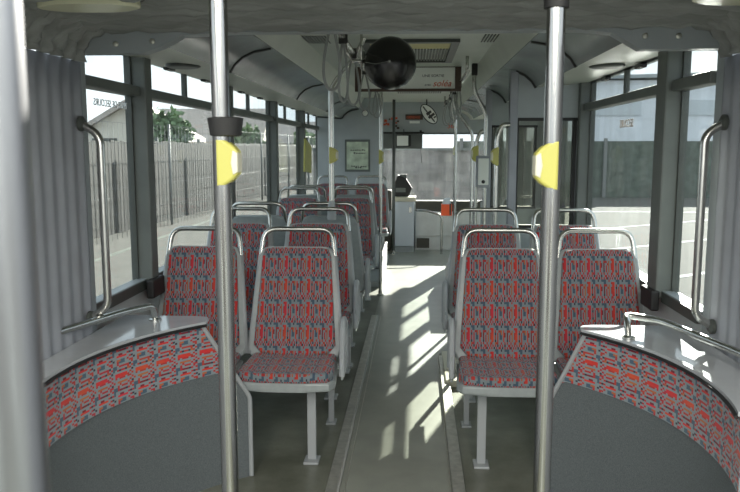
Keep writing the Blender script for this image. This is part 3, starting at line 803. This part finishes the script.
# ------------------------------------------------------------------ straps
def strap_pts(h, wd):
    o = []
    for i in range(28):
        a = 2 * PI * i / 28
        zz = math.cos(a); xx = math.sin(a) * (0.62 - 0.38 * zz)
        o.append((xx * wd, 0, (zz - 1) * h / 2))
    return o
def strap(x, y, z, h, wd, rz, label, m='strap_grey', group='hanging straps'):
    t = empty('hanging_strap', (x, y, z), rz); tag(t, label, 'hanging strap', group)
    MB().loop(strap_pts(h, wd), 0.0065, 8).build('loop', m, t)
    MB().box(-0.016, 0.016, -0.018, 0.018, -0.02, 0.035, 0.004).build('clamp', 'rubber', t)
    return t
t = empty('strap_rail', (-0.36, 3.0, 1.985)); tag(t, 'steel ceiling rail for the straps left of the aisle', 'rail')
MB().tube([(0, 0, 0), (0, 4.15, 0)], 0.014, seg=10).build('tube', 'steel', t)
for yy in (0.1, 2.2, 4.05): MB().tube([(0, yy, 0), (0, yy, 0.114)], 0.012, seg=8).build('hanger', 'steel', t)
t = empty('strap_rail', (0.36, 5.4, 1.985)); tag(t, 'steel ceiling rail for the straps right of the aisle', 'rail')
MB().tube([(0, 0, 0), (0, 4.4, 0)], 0.014, seg=10).build('tube', 'steel', t)
for yy in (0.1, 2.2, 4.3): MB().tube([(0, yy, 0), (0, yy, 0.114)], 0.012, seg=8).build('hanger', 'steel', t)
LS = [(3.25, 0.28, 0.055, 0.5, 'largest grey strap loop, nearest the bellows on the left rail'), (3.75, 0.30, 0.045, 0.9, 'second grey strap loop on the left rail'),
      (4.35, 0.28, 0.05, 0.4, 'third grey strap loop on the left rail, beside the round black mirror'), (5.3, 0.26, 0.05, 0.2, 'fourth grey strap loop on the left rail'),
      (6.35, 0.25, 0.05, 0.3, 'fifth grey strap loop on the left rail, under the white sign'), (6.95, 0.25, 0.05, 0.0, 'sixth and farthest grey strap loop on the left rail')]
for y, h, wd, rz, lb in LS: strap(-0.36, y, 1.975, h, wd, rz, lb)
for y, h, wd, rz, lb in [(6.5, 0.25, 0.05, 0.9, 'nearest strap loop on the right rail'), (7.3, 0.26, 0.06, 0.2, 'second strap loop on the right rail'), (8.1, 0.28, 0.08, 0.0, 'widest strap loop on the right rail, third along'), (9.0, 0.26, 0.07, 0.3, 'farthest strap loop on the right rail, above the front door pole')]:
    strap(0.36, y, 1.975, h, wd, rz, lb)

# ------------------------------------------------------------------ round mirror
t = empty('dome_mirror', (-0.139, 4.0, 1.89)); tag(t, 'round black domed back of a ceiling mirror on a steel arm', 'mirror')
prof = [(0.134, 0.03), (0.138, 0.015), (0.134, 0.0)] + [(0.134 * math.cos(a), -0.075 * math.sin(a)) for a in [i / 10 * PI / 2 for i in range(1, 10)]] + [(0.004, -0.0755)]
MB().lathe(prof, (0, 0, 0), 'Y', 40).build('dome', 'black_plastic', t)
MB().lathe([(0.128, 0.030), (0.10, 0.040), (0.004, 0.052)], (0, 0, 0), 'Y', 32).build('mirror_face', 'mirror_glass', t)
a_ = MB().tube([(-0.132, 0.01, 0.01), (-0.20, 0.01, 0.012)], 0.010, seg=8).tube([(-0.15, 0.01, -0.03), (-0.15, 0.01, 0.20)], 0.007, seg=8).tube([(-0.20, 0.01, 0.012), (-0.24, 0.0, 0.09)], 0.009, seg=8).build('arm', 'steel', t)
MB().tube([(-0.125, -0.035, 0.0), (-0.07, -0.066, -0.012), (0.0, -0.079, 0.0)], 0.0025, seg=6).lathe([(0.006, -0.074), (0.006, -0.082), (0.003, -0.084)], (0.0, 0, 0.0), 'Y', 10).build('wire_clip', 'steel', t)

# sign hanging under ceiling
t = empty('hanging_sign', (-0.070, 6.2, 1.905)); tag(t, 'white advertising sign in a brown frame hanging under the ceiling', 'sign')
w2, h2 = 0.430, 0.235
MB().box(-w2, w2, 0.0, 0.03, 0, 0.022).box(-w2, w2, 0.0, 0.03, h2 - 0.045, h2).box(-w2, -w2 + 0.05, 0.0, 0.03, 0.02, h2 - 0.04).box(w2 - 0.05, w2, 0.0, 0.03, 0.02, h2 - 0.04).build('frame', 'sign_brown', t)
MB().box(-w2 + 0.04, w2 - 0.045, 0.010, 0.022, 0.015, h2 - 0.04).build('board', 'sign_white', t)
text('lettering', 'UNE SORTIE', 0.028, (0.115, 0.009, 0.115), 'ink_grey', t, sx=1.15)
text('small_lettering', 'avec', 0.028, (0.135, 0.009, 0.045), 'ink_grey', t, shear=0.3)
text('logo', 'soléa', 0.072, (0.200, 0.009, 0.040), 'ink_red', t, shear=0.35, bold=0.0, sx=1.0)

# hatch in ceiling
t = empty('roof_hatch', (-0.04, 5.2, 2.10)); tag(t, 'dark louvred roof hatch with a yellowish far edge above the round mirror', 'hatch')
MB().box(-0.30, 0.30, -0.56, -0.50, -0.02, 0.0).box(-0.30, 0.30, 0.50, 0.56, -0.02, 0.0).box(-0.30, -0.25, -0.5, 0.5, -0.02, 0).box(0.25, 0.30, -0.5, 0.5, -0.02, 0).build('frame', 'frame_dark', t)
MB().box(-0.25, 0.25, -0.50, -0.20, -0.012, -0.002).build('edge_strip', 'hatch_yellow', t)
b = MB()
for i in range(24): b.box(-0.24 + i * 0.0205, -0.228 + i * 0.0205, -0.18, 0.48, -0.014, -0.002)
b.build('louvre', 'hatch_dark', t)
# air grilles
def grille(x, y, label):
    t = empty('air_grille', (x, y, 2.10)); tag(t, label, 'air grille', 'ceiling air grilles')
    for i in range(8):
        MB().box(-0.072 + i * 0.0185, -0.065 + i * 0.0185, -0.15, 0.16, -0.004, 0.0).build('slot', 'dark_seam', t)
grille(-0.60, 4.62, 'slotted air grille in the ceiling above the left seats')
grille(0.465, 4.62, 'slotted air grille in the ceiling above the right seats')
t = empty('air_grille', (0.02, 9.0, 2.10)); tag(t, 'narrow dark slotted grille across the ceiling beyond the white sign', 'air grille')
for i in range(20): MB().box(-0.24 + i * 0.026, -0.226 + i * 0.026, -0.12, 0.12, -0.004, 0.0).build('slot', 'dark_seam', t)
# ledge speakers
for x, y, lb in ((-1.147, 3.71, 'left'), (0.935, 3.84, 'right')):
    t = empty('round_speaker', (x, y, 1.852)); tag(t, 'round flat ceiling speaker over the %s front window' % lb, 'speaker', 'round speakers over the windows')
    MB().lathe([(0.085, 0.004), (0.085, -0.006), (0.075, -0.010)], (0, 0, 0), 'Z', 28).build('rim', 'frame_dark', t)
    MB().lathe([(0.070, -0.008), (0.066, -0.012)], (0, 0, 0), 'Z', 28).build('mesh_grille', 'strap_grey', t)

# ------------------------------------------------------------------ cab partition fittings
t = empty('poster_frame', (-0.766, 9.885, 1.14)); tag(t, 'small greenish framed poster on the grey cab partition', 'poster')
MB().box(-0.165, 0.165, 0, 0.014, 0, 0.42).build('frame', 'pillar_grey', t)
pm = mat('poster_print', (0.45, 0.52, 0.40), 0.4, noise=0.35, nscale=9)
MB().box(-0.142, 0.142, -0.003, 0.002, 0.03, 0.39).build('print', 'poster_print', t)
b = MB()
for (zz, a, c) in ((0.275, -0.09, 0.10), (0.235, -0.05, 0.11), (0.065, -0.08, 0.02), (0.06, 0.04, 0.12), (0.045, -0.03, 0.06)):
    x = a
    while x < c:
        wd = random.uniform(0.012, 0.03); b.box(x, min(c, x + wd), -0.006, -0.002, zz, zz + random.uniform(0.010, 0.020)); x += wd + 0.008
b.build('print_marks', 'frame_dark', t)
t = empty('wall_lamp', (-0.665, 9.885, 1.90)); tag(t, 'tiny white round lamp high on the cab partition', 'lamp')
MB().lathe([(0.036, 0), (0.036, -0.012), (0.028, -0.03), (0.012, -0.042)], (0, 0, 0), 'Y', 20).build('dome', 'sign_white', t)
MB().lathe([(0.042, 0.004), (0.042, -0.006)], (0, 0, 0), 'Y', 20).build('base', 'frame_dark', t)
# yellow panel at left rear window
t = empty('yellow_panel', (-1.20, 8.27, 1.17)); tag(t, 'yellow plastic panel hanging at the far left window pillar', 'panel')
MB().prism([(0, -0.28, 0.03), (0, 0.22, 0.0), (0, 0.25, 0.30), (0, -0.22, 0.38)], (0.02, 0, 0), 0.004).build('sheet', 'yellow_plastic', t)
MB().box(-0.024, 0.001, -0.05, 0.05, 0.33, 0.39).build('hook', 'rubber', t)

# ------------------------------------------------------------------ driver area
t = empty('driver_desk', (-0.16, 10.42, 0)); tag(t, 'white cash desk door beside the driver with a wooden edged counter', 'desk')
MB().box(-0.145, 0.140, 0.0, 0.30, 0.0, 0.09, 0.004).build('step', 'panel_grey', t)
MB().box(-0.135, 0.140, -0.03, 0.30, 0.092, 0.715, 0.006).build('door', 'desk_white', t)
for zz in (0.22, 0.56): MB().box(-0.152, -0.130, -0.045, -0.02, zz, zz + 0.06).build('hinge', 'rubber', t)
MB().box(0.07, 0.105, -0.034, -0.028, 0.56, 0.64).build('lock', 'steel', t)
MB().box(-0.135, 0.165, -0.06, 0.32, 0.716, 0.775, 0.008).build('counter', 'cream_plastic', t)
t = empty('ticket_machine', (-0.20, 10.52, 0.776)); tag(t, 'black ticket machine standing on the cash desk counter', 'ticket machine')
MB().prism([(-0.09, 0, 0), (0.10, 0, 0), (0.15, 0, 0.12), (0.06, 0, 0.26), (-0.05, 0, 0.30), (-0.09, 0, 0.20)], (0, 0.16, 0), 0.008).build('body', 'rubber', t)
MB().box(-0.02, 0.07, 0.02, 0.12, 0.25, 0.31, 0.004).build('printer_head', 'pillar_grey', t)
MB().box(-0.08, 0.06, -0.004, 0.004, 0.06, 0.12).build('keypad', 'pillar_grey', t)
t = empty('steering_console', (-0.62, 10.55, 0)); tag(t, 'dark driver console behind the cab partition', 'console')
MB().box(-0.5, 0.28, 0.0, 0.28, 0.0, 0.86, 0.02).build('body', 'dash_brown', t)
MB().loop([(0.0 + 0.21 * math.cos(a), -0.02 + 0.12 * math.sin(a), 0.98 + 0.12 * math.sin(a)) for a in [2 * PI * i / 30 for i in range(30)]], 0.014).tube([(0, 0.05, 0.84), (0, -0.02, 0.98)], 0.02).build('steering_wheel', 'rubber', t)
t = empty('dashboard', (0.22, 10.68, 0)); tag(t, 'white front panel under the windscreen with a dark upper band', 'panel')
MB().box(-0.22, 0.70, 0.0, 0.20, 0.20, 0.55, 0.01).build('panel', 'dash_white', t)
MB().box(-0.22, 0.70, 0.02, 0.20, 0.0, 0.20).build('plinth', 'dash_white', t)
MB().box(-0.22, 0.70, 0.05, 0.20, 0.55, 0.70).build('band', 'dash_brown', t)
MB().box(-0.20, -0.02, 0.0, 0.02, 0.03, 0.17).build('vent', 'dash_brown', t)
t = empty('entry_rail', (0.36, 10.25, 0)); tag(t, 'chrome entry rail bending from the desk down to the floor', 'handrail')
MB().tube([(-0.35, 0.06, 0.60), (-0.22, 0.02, 0.60), (0.0, 0, 0.54), (0.0, 0, 0.0)], 0.016, 0.06, 10).build('tube', 'chrome', t)
t = empty('orange_box', (0.372, 9.09, 0.64)); tag(t, 'bright orange red ticket box on the pole near the front door', 'ticket box')
MB().box(-0.062, 0.065, -0.05, 0.05, 0, 0.14, 0.006).build('body', 'orange_red', t)
MB().prism([(-0.05, -0.05, 0.140), (0.055, -0.05, 0.140), (0.035, -0.05, 0.215), (-0.03, -0.05, 0.205)], (0, 0.09, 0), 0.004).build('lid', 'desk_white', t)
MB().box(0.035, 0.056, -0.056, -0.048, 0.01, 0.15).build('side_stripe', 'sign_brown', t)
# sun visor and cab mirror
t = empty('sun_visor', (-0.33, 10.80, 1.44)); tag(t, 'dark roller blind across the top of the windscreen on the driver side', 'blind')
MB().box(-0.55, 0.42, 0, 0.012, 0, 0.225).build('cloth', 'pillar_grey', t)
MB().tube([(-0.56, 0.0, 0.225), (0.44, 0.0, 0.225)], 0.014, seg=8).build('roller', 'rubber', t)
for q in (-0.50, 0.38): MB().box(q, q + 0.03, -0.01, 0.10, 0.225, 0.26).build('bracket', 'rubber', t)
MB().tube([(0.40, 0.0, 0.0), (0.41, 0.0, -0.20)], 0.004, seg=6).build('cord', 'rubber', t)
t = empty('cab_mirror', (-0.175, 10.70, 1.47)); tag(t, 'small bright interior mirror hanging before the dark blind', 'mirror')
MB().box(-0.105, 0.105, 0.0, 0.02, 0, 0.165, 0.012).build('shell', 'rubber', t)
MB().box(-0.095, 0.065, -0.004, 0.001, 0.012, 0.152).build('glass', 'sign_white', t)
MB().tube([(0, 0.01, 0.16), (0, 0.10, 0.24)], 0.006).build('stem', 'rubber', t)
# oval mirror and notices on the front header
t = empty('oval_mirror', (0.17, 10.2, 1.90)); tag(t, 'tilted oval mirror with dark rim above the windscreen', 'mirror')
R_ = Matrix.Rotation(math.radians(-38), 4, 'Y')
ell = [R_ @ Vector((0.085 * math.cos(a), 0, 0.155 * math.sin(a))) for a in [2 * PI * i / 32 for i in range(32)]]
MB().prism(ell, (0, 0.025, 0), 0.005).build('shell', 'rubber', t)
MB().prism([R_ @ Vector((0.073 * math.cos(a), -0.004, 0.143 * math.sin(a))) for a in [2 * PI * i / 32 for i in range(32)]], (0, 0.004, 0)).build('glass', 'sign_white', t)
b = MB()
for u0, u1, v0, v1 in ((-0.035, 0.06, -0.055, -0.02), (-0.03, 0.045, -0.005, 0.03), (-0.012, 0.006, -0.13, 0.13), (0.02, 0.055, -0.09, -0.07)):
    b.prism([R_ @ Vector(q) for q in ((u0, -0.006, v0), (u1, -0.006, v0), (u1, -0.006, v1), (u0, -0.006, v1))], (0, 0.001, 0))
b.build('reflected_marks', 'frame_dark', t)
MB().tube([(-0.03, 0.02, 0.10), (-0.03, 0.12, 0.196)], 0.008).build('stem', 'rubber', t)
t = empty('notice_plate', (-0.03, 10.885, 1.85)); tag(t, 'small dark red notice plate above the windscreen', 'notice')
MB().box(-0.125, 0.125, 0, 0.012, 0, 0.075).build('plate', 'sign_brown', t)
text('lettering', 'DEFENSE', 0.05, (-0.11, -0.002, 0.018), 'ink_red', t)
tag(MB().box(-0.095, 0.05, 10.885, 10.897, 1.80, 1.835).build('white_label', 'sign_white'), 'small white label under the dark red notice plate', 'label')
tag(text('fleet_number', '366', 0.10, (0.44, 10.893, 1.73), 'ink_red'), 'faint reddish number on the header above the windscreen', 'number')
t = empty('red_sticker', (-0.37, 10.898, 1.78)); tag(t, 'red patchy sticker on the header left of the dark post', 'sticker')
for i in range(16):
    x = -0.10 + random.random() * 0.2; z = -0.08 + random.random() * 0.17
    MB().box(x, x + random.uniform(0.02, 0.05), -0.01, 0.0, z, z + random.uniform(0.01, 0.035)).build('red_patch', 'sign_brown' if i % 3 == 0 else 'ink_red', t)

# window stickers, seen mirrored from inside
mat('ink_faint', (0.50, 0.42, 0.36), 0.7); mat('ink_pale', (0.85, 0.88, 0.90), 0.7)
text('lettering', 'ISSUE DE SECOURS', 0.042, (-1.319, 3.40, 1.625), 'ink_pale', bpy.data.objects['window_1'], rot=(PI / 2, 0, -PI / 2))
text('lettering', 'SECOURS', 0.060, (1.119, 4.00, 1.56), 'ink_faint', bpy.data.objects['window_8'], rot=(PI / 2, 0, PI / 2))
# black blocks where the first pillars meet the sills
for x0, x1, y0, y1, lb in ((-1.262, -1.225, 3.40, 3.56, 'left'), (1.025, 1.062, 3.27, 3.43, 'right')):
    tag(MB().box(x0, x1, y0, y1, 0.745, 0.835, 0.008).build('corner_block', 'rubber'), 'black corner block where the %s front window pillar meets the sill' % lb, 'block')

# ------------------------------------------------------------------ outside
GZ = -0.35
struct(MB().box(-70, 70, -30, 90, GZ - 0.2, GZ).build('ground', 'asphalt'), 'sunlit pale pavement around the bus')
# painted lines on the right
for i in range(4):
    y = 6.5 + i * 3.0
    o = MB().prism([(2.2, y, GZ), (9.5, y + 5.2, GZ), (9.5, y + 5.38, GZ), (2.2, y + 0.16, GZ)], (0, 0, 0.006)).build('parking_line', 'road_white')
    tag(o, 'white slanting parking line on the pavement right of the bus', 'parking line', 'white parking lines')
tag(MB().box(2.0, 24, 21.5, 21.7, GZ, GZ + 0.006).build('parking_line', 'road_white'), 'long white line across the far end of the parking bays', 'parking line')
tag(MB().box(-5.2, -5.08, 6, 24, GZ, GZ + 0.006).build('kerb_line', 'hatch_dark'), 'thin dark joint line in the pavement left of the bus', 'line')
# left fence: tall weathered boards
t = empty('board_fence', (-6.7, 9, GZ), math.radians(-3)); tag(t, 'tall weathered grey board fence left of the bus', 'fence')
b = MB(); y = 0
while y < 36:
    b.box(-0.015, 0.015, y, y + 0.15, 0, 1.95 + random.uniform(-0.02, 0.02)); y += 0.165
b.build('boards', 'wood_fence', t)
for q in range(13): MB().box(-0.09, -0.02, q * 3.0, q * 3.0 + 0.09, 0, 2.05).build('post', 'pillar_grey', t)
MB().box(-0.06, -0.016, 0, 36, 0.4, 0.5).box(-0.06, -0.016, 0, 36, 1.5, 1.6).build('cross_rail', 'wood_fence', t)
# chain link with vertical wires in front
t = empty('wire_fence', (-6.2, 9, GZ), math.radians(-3)); tag(t, 'thin wire mesh fence standing in front of the board fence', 'fence')
b = MB(); y = 0
while y < 30:
    b.tube([(0, y, 0), (0, y, 2.3)], 0.004, seg=4); y += 0.22
for z in (0.5, 1.0, 1.5, 1.9, 2.3): b.tube([(0, 0, z), (0, 30, z)], 0.004, seg=4)
b.build('mesh', 'wire', t)
for q in range(8): MB().tube([(0, q * 4.2, 0), (0, q * 4.2, 2.35)], 0.03, seg=8).build('post', 'wire', t)
# houses
def house(x, y, wdt, dep, hw, hr, rz, label):
    t = empty('house', (x, y, GZ), rz); tag(t, label, 'house')
    MB().box(-wdt / 2, wdt / 2, -dep / 2, dep / 2, 0, hw).prism([(-wdt / 2, -dep / 2, hw), (wdt / 2, -dep / 2, hw), (0, -dep / 2, hr)], (0, dep, 0)).build('walls', 'house_wall', t)
    o = 0.35
    def slab(s): MB().prism([(0, -dep / 2 - o, hr + 0.02), (s * (wdt / 2 + o), -dep / 2 - o, hw - 0.25), (s * (wdt / 2 + o), -dep / 2 - o, hw - 0.05), (0, -dep / 2 - o, hr + 0.24)], (0, dep + 2 * o, 0)).build('roof_slope', 'roof_tile', t)
    slab(1); slab(-1)
    for q in (-0.22, 0.22): MB().box(q * wdt - 0.5, q * wdt + 0.5, -dep / 2 - 0.04, -dep / 2 + 0.02, 1.0, 2.2).build('window', 'frame_dark', t)
    return t
house(-12.2, 33, 4.2, 5, 2.3, 3.5, math.radians(8), 'gabled house with pale brown roof seen through the nearest left window')
house(-18.5, 34, 5, 5, 2.0, 2.9, math.radians(80), 'lower house with a grey brown roof left of the gabled house')
house(-12.6, 45, 5, 7, 2.2, 3.9, math.radians(92), 'long house with pale pinkish roof right of the first tree')
house(-11.0, 62, 7, 9, 2.2, 3.7, math.radians(88), 'farthest low house seen through the far left windows')
def tree(x, y, h, r, label, n=1500, sz=0.22):
    t = empty('tree', (x, y, GZ)); tag(t, label, 'tree', 'trees beyond the fence')
    MB().tube([(0, 0, 0), (0.1, 0, h * 0.35), (0, 0.1, h * 0.75)], 0.14, r2=0.05, seg=8).build('trunk', 'bark', t)
    b = MB()
    for i in range(n):
        a = random.random() * 2 * PI; c = random.uniform(-1, 1); rr = r * random.random() ** 0.4 * (0.75 + 0.25 * math.sin(3 * a) * math.cos(4 * c))
        s_ = math.sqrt(1 - c * c); p = Vector((rr * s_ * math.cos(a), rr * s_ * math.sin(a), h - r + rr * c * 1.05))
        d1 = Vector([random.uniform(-1, 1) for _ in range(3)]).normalized() * sz; d2 = d1.cross(Vector([random.uniform(-1, 1) for _ in range(3)])).normalized() * sz * 0.6
        b.bm.faces.new([b.bm.verts.new(p + d1), b.bm.verts.new(p + d2), b.bm.verts.new(p - d1), b.bm.verts.new(p - d2)])
    b.build('foliage', 'leaves', t, fix=False)
tree(-7.9, 24.0, 3.15, 0.85, 'round green tree behind the fence in the second left window', 1100, 0.14)
tree(-8.1, 36.0, 3.0, 1.0, 'small green tree behind the fence in the third left window', 900, 0.16)
tree(-8.0, 54.0, 3.1, 1.2, 'farthest dark green tree behind the fence', 900, 0.2)
# right: hedge, fence posts and depot building
t = empty('hedge_wall', (5, 28, GZ)); tag(t, 'long dark green hedge behind the parking bays', 'hedge')
rows = []
b = MB()
for i in range(3):
    pass
b.box(-3.5, 34, 0, 1.2, 0, 2.05)
bmesh.ops.subdivide_edges(b.bm, edges=b.bm.edges[:], cuts=6)
b.build('foliage', 'hedge_green', t)
for q in range(12): MB().box(-3.4 + q * 2.6, -3.28 + q * 2.6, -0.15, -0.06, 0, 2.15).build('post', 'wire', t)
t = empty('depot_building', (16, 36, GZ)); tag(t, 'big pale grey depot hall behind the hedge', 'building')
MB().box(-9.5, 9, 0, 12, 0, 4.9).build('walls', 'depot_wall', t)
MB().prism([(-9.8, -0.3, 4.9), (9.3, -0.3, 5.3), (9.3, -0.3, 5.5), (-9.8, -0.3, 5.05)], (0, 12.6, 0)).build('roof', 'ring_grey', t)
for q in range(4): MB().box(-8 + q * 4.2, -5.6 + q * 4.2, -0.05, 0.02, 3.3, 4.0).build('window', 'asphalt_pale', t)
t = empty('parked_van', (12.5, 19.5, GZ), math.radians(8)); tag(t, 'dark grey parked van beyond the bays near the right edge', 'van')
# stone wall ahead
t = empty('stone_wall', (-1, 19, GZ)); tag(t, 'rough grey stone block wall ahead of the windscreen', 'wall')
MB().box(-1.6, 3.0, 0, 0.5, 0, 1.74).build('blocks', 'stone_blocks', t)
MB().box(-1.65, 3.05, -0.05, 0.55, 1.74, 1.80).build('coping', 'pillar_grey', t)
bpy.data.objects.remove(bpy.data.objects['parked_van'])
bpy.context.view_layer.update()
